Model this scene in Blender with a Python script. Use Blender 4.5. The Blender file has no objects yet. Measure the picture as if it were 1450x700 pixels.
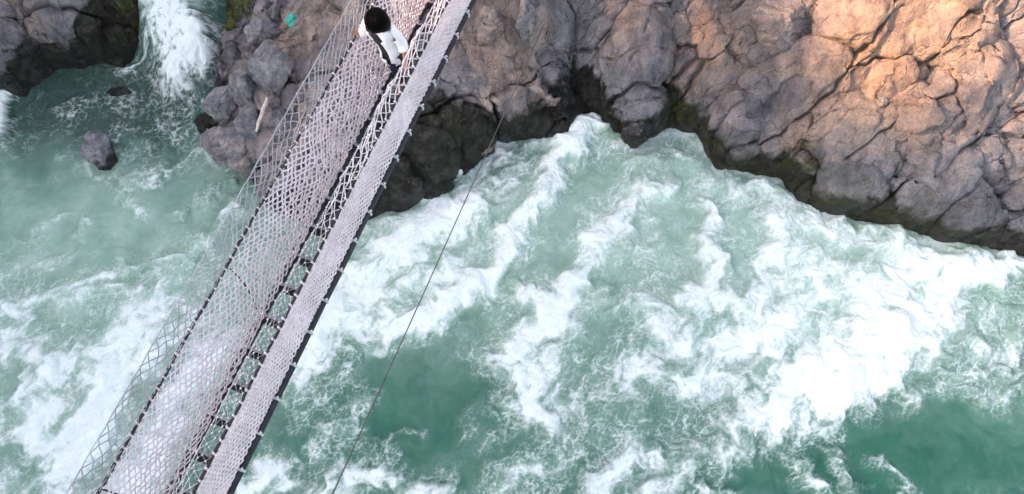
import bpy, bmesh, math, random
import numpy as np
from mathutils import Vector, Matrix
R = math.radians
C = bpy.context.scene.collection
random.seed(7)
RNG = np.random.default_rng(11)

# ------------------------------------------------------------------ camera
F, PITCH, CAMZ = 967.0, R(69.0), 16.5
sp_, cp_ = math.sin(PITCH), math.cos(PITCH)
def ray(px, py):
    x = (px-725.0)/F; y = (350.0-py)/F
    return np.array([x, cp_ + y*sp_, -sp_ + y*cp_])
def P(px, py, z=0.0):
    d = ray(px, py); t = (z-CAMZ)/d[2]
    return np.array([d[0]*t, d[1]*t, z])
def W(pts, z=0.0):
    return np.array([P(a, b, z)[:2] for a, b in pts])

# ------------------------------------------------------------------ noise
_perm = RNG.permutation(256); _perm = np.concatenate([_perm, _perm]).astype(np.int32)
_ang = RNG.random(256)*2*math.pi
_gx, _gy = np.cos(_ang), np.sin(_ang)
_rnd = [RNG.random(256) for _ in range(6)]
def _h(ix, iy, s): return _perm[(_perm[(ix + s*37) & 255] + iy + s*17) & 255]
def perlin(x, y, s=0):
    xf = np.floor(x); yf = np.floor(y)
    ix = xf.astype(np.int32); iy = yf.astype(np.int32)
    u = x-xf; v = y-yf
    a = _h(ix, iy, s); b = _h(ix+1, iy, s); c = _h(ix, iy+1, s); d = _h(ix+1, iy+1, s)
    na = _gx[a]*u + _gy[a]*v; nb = _gx[b]*(u-1) + _gy[b]*v
    nc = _gx[c]*u + _gy[c]*(v-1); nd = _gx[d]*(u-1) + _gy[d]*(v-1)
    su = u*u*u*(u*(6*u-15)+10); sv = v*v*v*(v*(6*v-15)+10)
    return 1.5*((na + (nb-na)*su)*(1-sv) + (nc + (nd-nc)*su)*sv)
def fbm(x, y, s=0, o=4, g=.5):
    r = 0; a = 1.0; t = 0
    for k in range(o):
        r = r + a*perlin(x*2**k + k*3.7, y*2**k - k*1.9, s+k); t += a; a *= g
    return r/t*1.4
def ridged(x, y, s=0, o=4, g=.55):
    r = 0; a = 1.0; t = 0
    for k in range(o):
        r = r + a*(1-np.abs(perlin(x*2.1**k + k*5.1, y*2.1**k + k*2.3, s+k))*1.6); t += a; a *= g
    return r/t
def cells(x, y, s=0, tilt=1.0):
    """facets: each cell a tilted plane; also distance to the cell border"""
    ix0 = np.floor(x).astype(np.int32); iy0 = np.floor(y).astype(np.int32)
    f1 = np.full(x.shape, 9.0); f2 = np.full(x.shape, 9.0); h = np.zeros(x.shape)
    for dx in (-1, 0, 1):
        for dy in (-1, 0, 1):
            ix = ix0+dx; iy = iy0+dy; q = _h(ix, iy, s)
            cx = ix + _rnd[0][q]; cy = iy + _rnd[1][q]
            d = np.hypot(x-cx, y-cy)
            hv = (_rnd[2][q]-.5)*1.0 + tilt*((_rnd[3][q]-.5)*2*(x-cx) + (_rnd[4][q]-.5)*2*(y-cy))
            n = d < f1
            f2 = np.where(n, f1, np.minimum(f2, d)); h = np.where(n, hv, h); f1 = np.where(n, d, f1)
    return h, f2-f1
def facets(x, y, s=0, slope=.9, tilt=.8):
    """flat faced blocks: the highest of many rotated, tilted pyramids (continuous)"""
    ix0 = np.floor(x).astype(np.int32); iy0 = np.floor(y).astype(np.int32); h = np.full(x.shape, -9.0); tone = np.zeros(x.shape)
    for dx in (-2, -1, 0, 1, 2):
        for dy in (-2, -1, 0, 1, 2):
            if abs(dx)+abs(dy) == 4: continue
            ix = ix0+dx; iy = iy0+dy; q = _h(ix, iy, s)
            ex = x-(ix+_rnd[0][q]); ey = y-(iy+_rnd[1][q])
            c, n = _gx[q], _gy[q]; u = c*ex+n*ey; v = -n*ex+c*ey
            k = .55+.7*_rnd[5][q]
            hk = (_rnd[2][q]*.55 + tilt*((_rnd[3][q]-.5)*u+(_rnd[4][q]-.5)*v) - slope*np.maximum(np.abs(u)*k, np.maximum(np.abs(v), (np.abs(u)+np.abs(v))*.62)))
            tone = np.where(hk > h, _rnd[4][(q*7+3) & 255], tone); h = np.maximum(h, hk)
    return h, tone
def sstep(a, b, x):
    t = np.clip((x-a)/(b-a), 0, 1); return t*t*(3-2*t)
def polydist(X, Y, pts):
    """distance to a polyline"""
    best = np.full(X.shape, 1e9)
    for (ax, ay), (bx, by) in zip(pts[:-1], pts[1:]):
        dx, dy = bx-ax, by-ay; L = dx*dx+dy*dy+1e-9
        t = np.clip(((X-ax)*dx + (Y-ay)*dy)/L, 0, 1)
        best = np.minimum(best, (X-ax-t*dx)**2 + (Y-ay-t*dy)**2)
    return np.sqrt(best)
def inside(X, Y, pts):
    r = np.zeros(X.shape, bool); n = len(pts)
    for i in range(n):
        ax, ay = pts[i]; bx, by = pts[(i+1) % n]
        if ay == by: continue
        c = ((ay > Y) != (by > Y)) & (X < (bx-ax)*(Y-ay)/(by-ay) + ax)
        r ^= c
    return r
def sdist(X, Y, pts):
    d = polydist(X, Y, list(pts)+[pts[0]])
    return np.where(inside(X, Y, pts), d, -d)

# ------------------------------------------------------------------ helpers for objects
def link(name, me, mat=None, parent=None):
    o = bpy.data.objects.new(name, me); C.objects.link(o)
    if mat: me.materials.append(mat)
    if parent: o.parent = parent
    return o
def tag(o, label=None, cat=None, group=None, kind=None):
    if label: o['label'] = label
    if cat: o['category'] = cat
    if group: o['group'] = group
    if kind: o['kind'] = kind
    return o
def empty(name, loc=(0, 0, 0), rz=0.0):
    o = bpy.data.objects.new(name, None); C.objects.link(o); o.empty_display_size = .2
    o.location = loc; o.rotation_euler = (0, 0, rz); return o
def np_mesh(name, V, Fq, smooth=True):
    V = np.asarray(V, np.float32); Fq = np.asarray(Fq, np.int32)
    me = bpy.data.meshes.new(name); n, k = Fq.shape
    me.vertices.add(len(V)); me.vertices.foreach_set('co', V.ravel())
    me.loops.add(n*k); me.loops.foreach_set('vertex_index', Fq.ravel())
    me.polygons.add(n)
    me.polygons.foreach_set('loop_start', np.arange(0, n*k, k, dtype=np.int32))
    me.polygons.foreach_set('use_smooth', np.full(n, smooth))
    me.update(); me.validate(); return me
def grid_faces(ny, nx):
    i = np.arange(nx*ny).reshape(ny, nx)
    return np.stack([i[:-1, :-1].ravel(), i[:-1, 1:].ravel(), i[1:, 1:].ravel(), i[1:, :-1].ravel()], 1)
def attr(me, name, v):
    a = me.attributes.new(name, 'FLOAT', 'POINT'); a.data.foreach_set('value', np.asarray(v, np.float32).ravel())
def spaced(a, b, step, lo, hi, grow=1.35):
    m = list(np.arange(a, b+1e-6, step)); s = step; x = a; L = []
    while x > lo: s *= grow; x -= s; L.append(x)
    s = step; x = m[-1]; H = []
    while x < hi: s *= grow; x += s; H.append(x)
    return np.array(L[::-1] + m + H)
def tubes(A, B, r, sides=4, ra=None):
    """many straight strands as one vertex array: A,B (n,3)"""
    A = np.asarray(A, float); B = np.asarray(B, float)
    D = B-A; D /= np.linalg.norm(D, axis=1, keepdims=True)+1e-9
    ref = np.where(np.abs(D[:, 2:3]) > .9, np.array([[1., 0, 0]]), np.array([[0, 0, 1.]]))
    U = np.cross(D, ref); U /= np.linalg.norm(U, axis=1, keepdims=True); Vv = np.cross(D, U)
    n = len(A); rr = np.broadcast_to(np.asarray(r, float), (n,))[:, None]
    rings = []
    for E in (A, B):
        for k in range(sides):
            a = 2*math.pi*k/sides
            rings.append(E + rr*(math.cos(a)*U + math.sin(a)*Vv))
    V = np.stack(rings, 1).reshape(-1, 3)
    base = (np.arange(n)*2*sides)[:, None]
    f = np.array([[k, (k+1) % sides, sides+(k+1) % sides, sides+k] for k in range(sides)])
    Fq = (base[:, None, :] + f[None]).reshape(-1, 4)
    return V, Fq
def octas(Pn, r):
    Pn = np.asarray(Pn, float); n = len(Pn)
    o = np.array([[1, 0, 0], [-1, 0, 0], [0, 1, 0], [0, -1, 0], [0, 0, 1], [0, 0, -1.]])
    rr = np.broadcast_to(np.asarray(r, float), (n,))[:, None, None]
    V = (Pn[:, None, :] + rr*o[None]).reshape(-1, 3)
    t = np.array([[0, 2, 4, 4], [2, 1, 4, 4], [1, 3, 4, 4], [3, 0, 4, 4], [2, 0, 5, 5], [1, 2, 5, 5], [3, 1, 5, 5], [0, 3, 5, 5]])
    return V, ((np.arange(n)*6)[:, None, None] + t[None, :, :3]).reshape(-1, 3)
def merge(*parts):
    """parts of quads or triangles -> one bpy mesh"""
    me = bpy.data.meshes.new('m'); Vs = []; loops = []; starts = []; off = 0; ls = 0
    for V, Fq in parts:
        Vs.append(V); loops.append((Fq+off).ravel()); k = Fq.shape[1]
        starts.append(ls + np.arange(len(Fq))*k); ls += Fq.size; off += len(V)
    V = np.concatenate(Vs); L = np.concatenate(loops); S = np.concatenate(starts)
    me.vertices.add(len(V)); me.vertices.foreach_set('co', V.astype(np.float32).ravel())
    me.loops.add(len(L)); me.loops.foreach_set('vertex_index', L.astype(np.int32))
    me.polygons.add(len(S)); me.polygons.foreach_set('loop_start', S.astype(np.int32))
    me.polygons.foreach_set('use_smooth', np.ones(len(S), bool))
    me.update(); me.validate(); return me
def path_tube(pts, r, sides=8, closed_ends=True):
    pts = np.asarray(pts, float); n = len(pts)
    T = np.gradient(pts, axis=0); T /= np.linalg.norm(T, axis=1, keepdims=True)+1e-9
    ref = np.array([0, 0, 1.]) if abs(T[0][2]) < .9 else np.array([1., 0, 0])
    V = []; rr = np.broadcast_to(np.asarray(r, float), (n,))
    for i in range(n):
        U = np.cross(T[i], ref); U /= np.linalg.norm(U)+1e-9; W_ = np.cross(U, T[i])
        for k in range(sides):
            a = 2*math.pi*k/sides; V.append(pts[i] + rr[i]*(math.cos(a)*U + math.sin(a)*W_))
    Fq = [[i*sides+k, i*sides+(k+1) % sides, (i+1)*sides+(k+1) % sides, (i+1)*sides+k] for i in range(n-1) for k in range(sides)]
    parts = [(np.array(V), np.array(Fq))]
    if closed_ends:
        for i, base in ((0, 0), (n-1, (n-1)*sides)):
            Vc = np.array([pts[i]] + [V[base+k] for k in range(sides)])
            Fc = np.array([[0, 1+k, 1+(k+1) % sides] for k in range(sides)])
            parts.append((Vc, Fc))
    return parts

# ------------------------------------------------------------------ materials
class NT:
    def __init__(s, name):
        s.m = bpy.data.materials.new(name); s.m.use_nodes = True
        s.t = s.m.node_tree; s.n = s.t.nodes; s.b = s.n['Principled BSDF']
    def new(s, t, **kw):
        n = s.n.new(t)
        for k, v in kw.items():
            if hasattr(n, k): setattr(n, k, v)
            else: n.inputs[k.replace('_', ' ')].default_value = v
        return n
    def L(s, a, b): s.t.links.new(a, b)
    def noise(s, vec, scale, detail=4, rough=.55, dist=0.0):
        n = s.new('ShaderNodeTexNoise'); n.inputs['Scale'].default_value = scale
        n.inputs['Detail'].default_value = detail; n.inputs['Roughness'].default_value = rough
        n.inputs['Distortion'].default_value = dist
        if vec: s.L(vec, n.inputs['Vector'])
        return n.outputs['Fac']
    def ramp(s, f, stops):
        r = s.new('ShaderNodeValToRGB'); e = r.color_ramp.elements
        while len(e) < len(stops): e.new(.5)
        for q, (p, c) in zip(e, stops):
            q.position = p; q.color = (c[0], c[1], c[2], 1) if hasattr(c, '__len__') else (c, c, c, 1)
        s.L(f, r.inputs['Fac']); return r.outputs['Color']
    def math(s, op, a, b=None, clamp=False):
        m = s.new('ShaderNodeMath'); m.operation = op; m.use_clamp = clamp
        for i, v in ((0, a), (1, b)):
            if v is None: continue
            if isinstance(v, (int, float)): m.inputs[i].default_value = v
            else: s.L(v, m.inputs[i])
        return m.outputs[0]
    def mix(s, f, a, b, mode='MIX'):
        m = s.new('ShaderNodeMix', data_type='RGBA', blend_type=mode)
        for i, v in ((0, f), (6, a), (7, b)):
            if isinstance(v, (int, float)): m.inputs[i].default_value = v
            elif isinstance(v, tuple): m.inputs[i].default_value = (v[0], v[1], v[2], 1)
            else: s.L(v, m.inputs[i])
        return m.outputs[2]
    def attr(s, name):
        a = s.new('ShaderNodeAttribute'); a.attribute_name = name; return a.outputs['Fac']
    def bump(s, h, strength, dist, normal=None):
        b = s.new('ShaderNodeBump'); b.inputs['Strength'].default_value = strength; b.inputs['Distance'].default_value = dist
        s.L(h, b.inputs['Height'])
        if normal: s.L(normal, b.inputs['Normal'])
        return b.outputs['Normal']
    def set(s, k, v):
        if isinstance(v, (int, float)): s.b.inputs[k].default_value = v
        elif isinstance(v, tuple): s.b.inputs[k].default_value = (v[0], v[1], v[2], 1)
        else: s.L(v, s.b.inputs[k])

def plain(name, col, rough=.7, var=.25, scale=8.0, bump=0.0, spec=.3):
    t = NT(name); tc = t.new('ShaderNodeTexCoord').outputs['Object']
    n = t.noise(tc, scale, 4)
    lo = tuple(c*(1-var) for c in col); hi = tuple(min(1, c*(1+var)) for c in col)
    t.set('Base Color', t.ramp(n, [(.3, lo), (.7, hi)])); t.set('Roughness', rough); t.set('Specular IOR Level', spec)
    if bump: t.set('Normal', t.bump(t.noise(tc, scale*4, 3), bump, .01))
    return t.m

def rock_material(name, grey, warm, seedoff=0.0):
    t = NT(name)
    geo = t.new('ShaderNodeNewGeometry').outputs['Position']
    mp = t.new('ShaderNodeMapping'); t.L(geo, mp.inputs['Vector']); mp.inputs['Location'].default_value = (seedoff, seedoff*.7, 0)
    v = mp.outputs['Vector']
    big = t.noise(v, .55, 5, .6); mid = t.noise(v, 2.6, 7, .62, .4); fine = t.noise(v, 19, 6, .7)
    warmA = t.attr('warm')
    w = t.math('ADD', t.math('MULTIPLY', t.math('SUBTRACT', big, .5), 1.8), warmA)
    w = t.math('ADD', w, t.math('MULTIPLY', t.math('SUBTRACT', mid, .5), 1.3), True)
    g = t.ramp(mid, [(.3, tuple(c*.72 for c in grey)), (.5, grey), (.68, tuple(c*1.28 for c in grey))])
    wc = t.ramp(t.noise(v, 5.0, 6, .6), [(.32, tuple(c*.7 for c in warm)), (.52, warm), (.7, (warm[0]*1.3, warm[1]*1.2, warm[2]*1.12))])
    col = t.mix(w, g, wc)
    col = t.mix(.65, col, t.ramp(fine, [(.3, .55), (.5, 1.0), (.72, 1.38)]), 'MULTIPLY')
    str_ = t.new('ShaderNodeMapping'); str_.inputs['Scale'].default_value = (2.2, .55, .8); str_.inputs['Rotation'].default_value = (0, 0, -.5); t.L(v, str_.inputs['Vector'])
    col = t.mix(.8, col, t.ramp(t.noise(str_.outputs[0], 1.6, 9, .66, .3), [(.34, (.50, .50, .54)), (.48, (.95, .95, .95)), (.62, (1.25, 1.2, 1.15))]), 'MULTIPLY')
    col = t.mix(t.math('MULTIPLY', t.ramp(t.noise(v, 3.1, 8, .7, .3), [(.56, 0.0), (.66, 1.0)]), .5), col, (.50, .42, .38))
    tn = t.math('ADD', t.math('MULTIPLY', t.attr('tone'), .16), .5, True)
    col = t.mix(1.0, col, t.ramp(tn, [(.0, (.52, .52, .55)), (.5, (.98, .98, .98)), (1.0, (1.5, 1.42, 1.35))]), 'MULTIPLY')
    # pale lichen flecks
    lich = t.ramp(t.noise(v, 9, 3, .5), [(.66, 0.0), (.74, 1.0)])
    col = t.mix(t.math('MULTIPLY', lich, .35), col, (.42, .39, .37))
    # cracks
    wv = t.new('ShaderNodeVectorMath'); wv.operation = 'ADD'
    nz = t.new('ShaderNodeTexNoise'); nz.inputs['Scale'].default_value = 1.7; t.L(v, nz.inputs['Vector'])
    sc = t.new('ShaderNodeVectorMath'); sc.operation = 'SCALE'; sc.inputs['Scale'].default_value = .9
    t.L(nz.outputs['Color'], sc.inputs[0]); t.L(v, wv.inputs[0]); t.L(sc.outputs[0], wv.inputs[1])
    mp2 = t.new('ShaderNodeMapping'); mp2.inputs['Rotation'].default_value = (0, 0, .6); mp2.inputs['Scale'].default_value = (1.0, 2.0, 1.0)
    t.L(wv.outputs[0], mp2.inputs['Vector'])
    vo = t.new('ShaderNodeTexVoronoi'); vo.feature = 'DISTANCE_TO_EDGE'; vo.inputs['Scale'].default_value = 1.25; t.L(mp2.outputs[0], vo.inputs['Vector'])
    crack = t.ramp(vo.outputs['Distance'], [(0.0, 0.0), (.035, 1.0)])
    patch = t.ramp(t.noise(v, 1.1, 2), [(.45, 0.0), (.6, 1.0)])
    crackm = t.math('MAXIMUM', crack, t.math('SUBTRACT', 1.0, t.math('MULTIPLY', patch, .8)))
    col = t.mix(1.0, col, t.ramp(crackm, [(0, .62), (1, 1.0)]), 'MULTIPLY')
    # wet band near the water and moss on it
    wet = t.attr('wet'); wetm = t.ramp(t.math('ADD', wet, t.math('MULTIPLY', t.math('SUBTRACT', t.noise(v, 3.3, 5, .65), .5), 1.5)), [(.30, 0.0), (.72, 1.0)])
    wcol = t.ramp(t.noise(v, 4.5, 6, .65), [(.3, (.010, .009, .008)), (.5, (.030, .028, .024)), (.68, (.085, .078, .068))])
    col = t.mix(wetm, col, wcol)
    moss = t.math('MULTIPLY', t.attr('moss'), t.ramp(t.noise(v, 2.4, 6, .7), [(.36, 0.0), (.6, 1.0)]), True)
    mcol = t.ramp(t.noise(v, 7, 5, .6), [(.3, (.018, .02, .006)), (.55, (.06, .062, .012)), (.75, (.20, .155, .02))])
    col = t.mix(moss, col, mcol)
    t.set('Base Color', col)
    t.set('Roughness', t.ramp(wetm, [(0, .82), (1, .38)])); t.set('Specular IOR Level', .35)
    h = t.math('ADD', t.math('MULTIPLY', t.noise(v, 7, 9, .68), 1.0), t.math('MULTIPLY', crackm, .35))
    h2 = t.math('ADD', h, t.math('MULTIPLY', t.noise(v, 28, 6, .7), .35))
    t.set('Normal', t.bump(h2, 1.0, .15))
    return t.m
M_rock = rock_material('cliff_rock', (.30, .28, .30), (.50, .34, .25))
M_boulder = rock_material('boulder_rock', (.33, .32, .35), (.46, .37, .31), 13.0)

# ------------------------------------------------------------------ terrain: banks, cliffs and river bed in one sheet
BANK = [(300, -400), (300, -20), (322, 20), (330, 60), (322, 105), (300, 140), (290, 165), (300, 200), (330, 228), (356, 250), (385, 292), (440, 318),
        (490, 318), (530, 304), (560, 294), (600, 288), (632, 262), (655, 238), (690, 222), (702, 200), (740, 196), (790, 197), (815, 186), (832, 158),
        (848, 172), (868, 190), (905, 196), (932, 184), (950, 178), (984, 190), (1003, 214), (1022, 241), (1060, 240), (1100, 252), (1130, 285), (1180, 302),
        (1240, 316), (1300, 331), (1360, 346), (1420, 352), (1460, 366), (1600, 392), (1900, 430), (4200, 560), (4200, -2000), (300, -2000)]
LEFTB = [(-1600, 210), (-400, 165), (-60, 142), (0, 136), (30, 132), (62, 113), (100, 97), (140, 86), (178, 90), (196, 70), (216, 46), (222, -20), (215, -400), (215, -2000), (-1600, -2000)]
def clampz(poly):   # far vertices: keep below the horizon of the picture
    return np.array([P(a, max(b, -900), 0)[:2] for a, b in poly])
BANKW, LEFTW = clampz(BANK), clampz(LEFTB)
CLUST = W([(300, 40), (420, 30), (430, 180), (350, 240), (290, 170)])
STREAM = W([(256, -260), (256, 0), (262, 45), (275, 90), (285, 140)])

def base_height(X, Y):
    wx = .22*fbm(X*.9, Y*.9, 40, 3); wy = .22*fbm(X*.9+9, Y*.9, 44, 3)
    d1 = sdist(X+wx*.6, Y+wy*.6, BANKW); d2 = sdist(X+wx, Y+wy, LEFTW)
    slope = .78 + .12*fbm(X*.25, Y*.25, 50, 2)
    # gentler ground on the left part of the bank under the bridge
    lf = sstep(-1.2, -5.5, X)
    slope = slope*(1-lf) + .42*lf
    def prof(d, st, lip):
        return np.where(d > 0, lip*(1-np.exp(-np.maximum(d, 0)/.28)) + st*np.maximum(d, 0), -1.1*(1-np.exp(np.minimum(d, 0)/.9)) - .02)
    lip = .75 - .35*lf
    z1 = prof(d1, slope, lip); z2 = prof(d2, .62, .8)
    z = np.maximum(z1, z2)
    cap = 7.5
    z = np.where(z > 4.5, 4.5 + (cap-4.5)*(1-np.exp(-(z-4.5)/(cap-4.5))), z)
    return z, np.maximum(d1, d2), lf
def on_rock(px, py):
    d = ray(px, py); t = np.linspace(9, 30, 700)
    X = d[0]*t; Y = d[1]*t; Z = CAMZ + d[2]*t
    z, dd, _ = base_height(X, Y); z = np.maximum(z, 0)
    k = np.argmax(Z <= z); return np.array([X[k], Y[k], z[k]])
def RW(pts): return np.array([on_rock(a, b)[:2] for a, b in pts])

# cracks that part the bank into its crags: (pixels, groove width, groove depth, shoulder width, shoulder depth)
CRACKS = [
 ([(835, 185), (830, 140), (822, 95), (814, 60), (812, 20), (822, 0)], .22, .7, .8, .75),
 ([(800, 160), (806, 120), (812, 80)], .2, .5, .5, .4),
 ([(948, 182), (955, 140), (952, 100), (954, 55), (950, 0)], .16, .65, .7, .55),
 ([(1090, 245), (1085, 205), (1079, 175), (1069, 132), (1060, 80), (1048, 40), (1042, 0)], .10, .4, .6, .40),
 ([(1058, 76), (1080, 76), (1097, 68), (1111, 48), (1135, 30), (1153, 21), (1165, 0)], .09, .4, .35, .3),
 ([(985, 145), (1000, 137), (1037, 122), (1058, 80)], .08, .25, .5, .25),
 ([(1425, 350), (1423, 328), (1436, 280), (1439, 238), (1431, 159), (1434, 106), (1425, 40), (1405, 0)], .12, .6, .7, .6),
 ([(1200, 150), (1227, 143), (1296, 116), (1344, 100), (1407, 74)], .085, .42, .35, .3),
 ([(1255, 255), (1268, 235), (1300, 205), (1338, 185), (1402, 159)], .1, .45, .45, .35),
 ([(1276, 190), (1282, 165), (1300, 140)], .09, .45, .3, .2),
 ([(1165, 240), (1200, 232), (1250, 250), (1300, 240), (1370, 220)], .05, .2, .3, .15),
 ([(1110, 150), (1135, 175), (1150, 200)], .05, .15, .3, .1),
 ([(668, 155), (676, 110), (705, 98), (738, 88)], .08, .3, .4, .25),
 ([(676, 110), (660, 60), (665, 15)], .08, .3, .4, .25),
 ([(715, 60), (735, 45), (740, 10)], .08, .25, .35, .2),
 ([(770, 160), (745, 130), (738, 88), (760, 40)], .08, .3, .4, .2),
 ([(870, 10), (880, 60), (870, 110), (885, 150)], .06, .2, .4, .15),
 ([(22, 7), (37, 30), (52, 48), (100, 62), (130, 60)], .08, .35, .4, .25),
 ([(0, 70), (30, 66), (52, 48)], .06, .25, .4, .2),
 ([(470, 0), (440, 30), (420, 45), (400, 80)], .1, .3, .4, .2),
]
CRW = [(RW(p), a, b, c, d) for p, a, b, c, d in CRACKS]
BULGES = [(690, 35, .75, .5), (742, 20, .5, .25), (700, 130, .9, .3), (895, 60, 1.1, .55), (1015, 60, .9, .35), (1100, 25, .8, .55), (1260, 60, 2.2, .5),
          (1375, 110, .8, .45), (1330, 210, 1.0, .35), (1200, 190, .8, .3), (80, 30, 1.1, .6), (30, 95, .8, .35), (450, 30, .7, .3), (1250, 260, 1.2, .3)]
BUW = [(on_rock(a, b)[:2], r, h) for a, b, r, h in BULGES]

SHADE_RIDGE = 27.9  # crest height of an unseen ridge, added to shade the river and bridge
xs = spaced(-13.9, 14.3, .036, -70, 70); ys = spaced(5.2, 15.2, .026, -45, 75)
X, Y = np.meshgrid(xs, ys)
Z, D, LF = base_height(X, Y)
land = sstep(-.15, .5, D)
fall = sstep(40, 18, np.hypot(X, Y-8))
crk = np.zeros(X.shape); wxx = X + .12*fbm(X*2, Y*2, 60, 3); wyy = Y + .12*fbm(X*2+5, Y*2, 64, 3)
for pts, gw, gd, sw, sd in CRW:
    dc = polydist(wxx, wyy, pts)
    crk += gd*np.exp(-(dc/gw)**2) + sd*np.exp(-dc/sw)
for c, r, h in BUW:
    q = ((X-c[0])**2 + (Y-c[1])**2)/r**2
    Z = Z + h*np.exp(-q*1.2)*land
Z = Z - np.minimum(crk*1.35, 2.0)*sstep(-.1, .8, D)*(1-.4*LF)
# broad rolling and blocky facets
Z += land*fall*(.30*fbm(X*.55, Y*.55, 1, 3))
cu = X*.86 + Y*.5; cv = -X*.5 + Y*.86
qx = cu + .25*fbm(X*1.3, Y*1.3, 7, 3); qy = cv*1.5 + .25*fbm(X*1.3+4, Y*1.3, 9, 3)
# normals of the broad surface
def normals(Z):
    dzx = np.gradient(Z, xs, axis=1); dzy = np.gradient(Z, ys, axis=0)
    n = np.stack([-dzx, -dzy, np.ones_like(Z)], -1); return n/np.linalg.norm(n, axis=-1, keepdims=True)
N = normals(Z)
_, e1 = cells(qx*.45, qy*.45, 2, .9); _, e2 = cells(qx*1.3+3, qy*1.3, 3, 1.0)
rough = .45 + .55*sstep(-.25, .3, fbm(X*.5+3, Y*.5, 70, 2))
wx1 = .10*fbm(X*1.5, Y*1.5, 75, 3); wy1 = .10*fbm(X*1.5+4, Y*1.5, 78, 3)
r1x, r1y = cu+wx1*1.5, cv*1.35+wy1*1.5
f1, t1 = facets(r1x*.48, r1y*.48, 2, .95, 1.3); f2, t2 = facets(r1x*1.15+3, r1y*1.15, 3, .95, 1.6)
f3, t3 = facets((X+wx1)*2.7+7, (Y+wy1)*3.1, 4, .95, 1.7); f4, t4 = facets(X*6.3, Y*6.8+3, 5, .95, 1.7); f5, t5 = facets(X*14, Y*14, 6, .9, 1.2)
tone = .34*t1+.5*t2+.8*t3*rough+.4*t4; tone = (tone-tone.mean())/tone.std()
disp = .55*(f1+.2) + .28*(f2+.2)*(.55+.45*rough) + .16*(f3+.2)*rough + .105*(f4+.2)*rough + .04*f5
disp += -.30*np.exp(-(e1/.03)**2) - .09*np.exp(-(e2/.04)**2)*sstep(-.1, .15, fbm(X*.8, Y*.8, 72, 2))
disp += .03*(ridged(X*1.1, Y*1.6, 20, 4)-.5) + .018*fbm(X*6, Y*6, 30, 4)
disp *= land*fall*(1+.25*LF)
disp += (1-land)*.12*fbm(X*1.5, Y*1.5, 33, 3)
V = np.stack([X, Y, Z], -1) + N*disp[..., None]
V[..., 2] += (SHADE_RIDGE + 5.0*sstep(4.6, .6, Y))*np.exp(-((X+46)/9.)**2)*(1+.03*fbm(X*.05, Y*.05, 95, 3))*sstep(-14, -30, X)  # added ridge left of view, crest shaped so only the upper right stays sunlit
# channel of the side stream
ds = polydist(X, Y, STREAM)
V[..., 2] -= 1.2*np.exp(-(ds/.75)**2)*sstep(9.5, 11.0, Y)
def gauss(px, py, r, on=True):
    c = on_rock(px, py)[:2] if on else P(px, py)[:2]
    return np.exp(-((X-c[0])**2 + (Y-c[1])**2)/r**2)
V[..., 2] = np.where((D > .5) & (ds > 1.0), np.maximum(V[..., 2], .10+.5*np.clip(D-.5, 0, 1)+.1*fbm(X*3, Y*3, 90, 3)), V[..., 2])
zz = V[..., 2]
wetz = .88 + .55*fbm(X*1.1, Y*.5, 80, 4)
for px, py, r, a in [(590, 235, 1.5, 1.6), (640, 210, 1.2, 1.2), (830, 150, .55, 1.6), (815, 120, .45, 1.6), (955, 140, .45, 1.3), (150, 75, 1.2, .35), (60, 110, .9, .3), (190, 60, .7, 1.8), (550, 270, .9, 1.1),
                     (760, 180, .7, .5), (310, 60, .55, 1.4), (325, 20, .6, 1.5), (200, 20, .7, 1.6)]:
    wetz = wetz + a*gauss(px, py, r)
wetz -= .55*sstep(-4.5, -6.0, X)*sstep(8.0, 8.8, Y)*np.exp(-((X+6.3)/1.2)**2)
wet = np.clip(.5 + (wetz-zz)*1.6, 0, 1)
moss = np.zeros(X.shape)
for px, py, r, a in [(962, 150, .45, 1.1), (975, 175, .4, 1.0), (1128, 228, .30, 3.0), (1010, 215, .4, .7), (1120, 260, .35, .6), (325, 15, .7, 1.5), (318, 60, .5, .8), (345, 240, .35, .9), (380, 275, .4, .5),
                     (640, 190, .9, .3), (1180, 280, .6, .7), (1250, 312, .5, .6), (1300, 325, .5, .5), (870, 165, .5, .5), (190, 50, .6, .5), (1050, 228, .5, .6), (1350, 330, 1.2, .2)]:
    moss += a*gauss(px, py, r)
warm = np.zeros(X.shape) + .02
for px, py, r, a in [(1260, 50, 2.0, .62), (1340, 90, 1.3, .3), (1180, 140, 1.2, .35), (690, 60, 1.2, .6), (1010, 40, .9, .5), (740, 130, .8, .3), (470, 40, 1.2, .45), (400, 90, 1.2, .3), (60, 25, .9, .35), (890, 40, .9, .2), (450, 180, 1.3, .4)]:  # tan rock tint; at upper right and upper centre it also paints in warm sunlight
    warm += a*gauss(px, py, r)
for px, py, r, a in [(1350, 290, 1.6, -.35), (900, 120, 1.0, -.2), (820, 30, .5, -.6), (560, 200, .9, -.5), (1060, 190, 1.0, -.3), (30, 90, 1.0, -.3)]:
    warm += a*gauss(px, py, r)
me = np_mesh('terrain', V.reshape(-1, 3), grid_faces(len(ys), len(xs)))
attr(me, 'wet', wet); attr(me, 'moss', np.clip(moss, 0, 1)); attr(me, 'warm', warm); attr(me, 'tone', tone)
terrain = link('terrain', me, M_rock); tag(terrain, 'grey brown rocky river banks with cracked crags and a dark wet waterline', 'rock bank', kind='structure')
TX, TY, TZ = xs, ys, V[..., 2]
bpy.context.view_layer.update()
def terrain_z(x, y):
    ok, p, n, i = terrain.ray_cast(Vector((float(x), float(y), 40)), Vector((0, 0, -1))); return float(p.z) if ok else 0.0
def on_final(px, py):
    ok, p, n, i = terrain.ray_cast(Vector((0, 0, CAMZ)), Vector(ray(px, py)).normalized())
    p = np.array(p) if ok else P(px, py, 0)
    return p if p[2] > 0 else P(px, py, 0)
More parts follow.
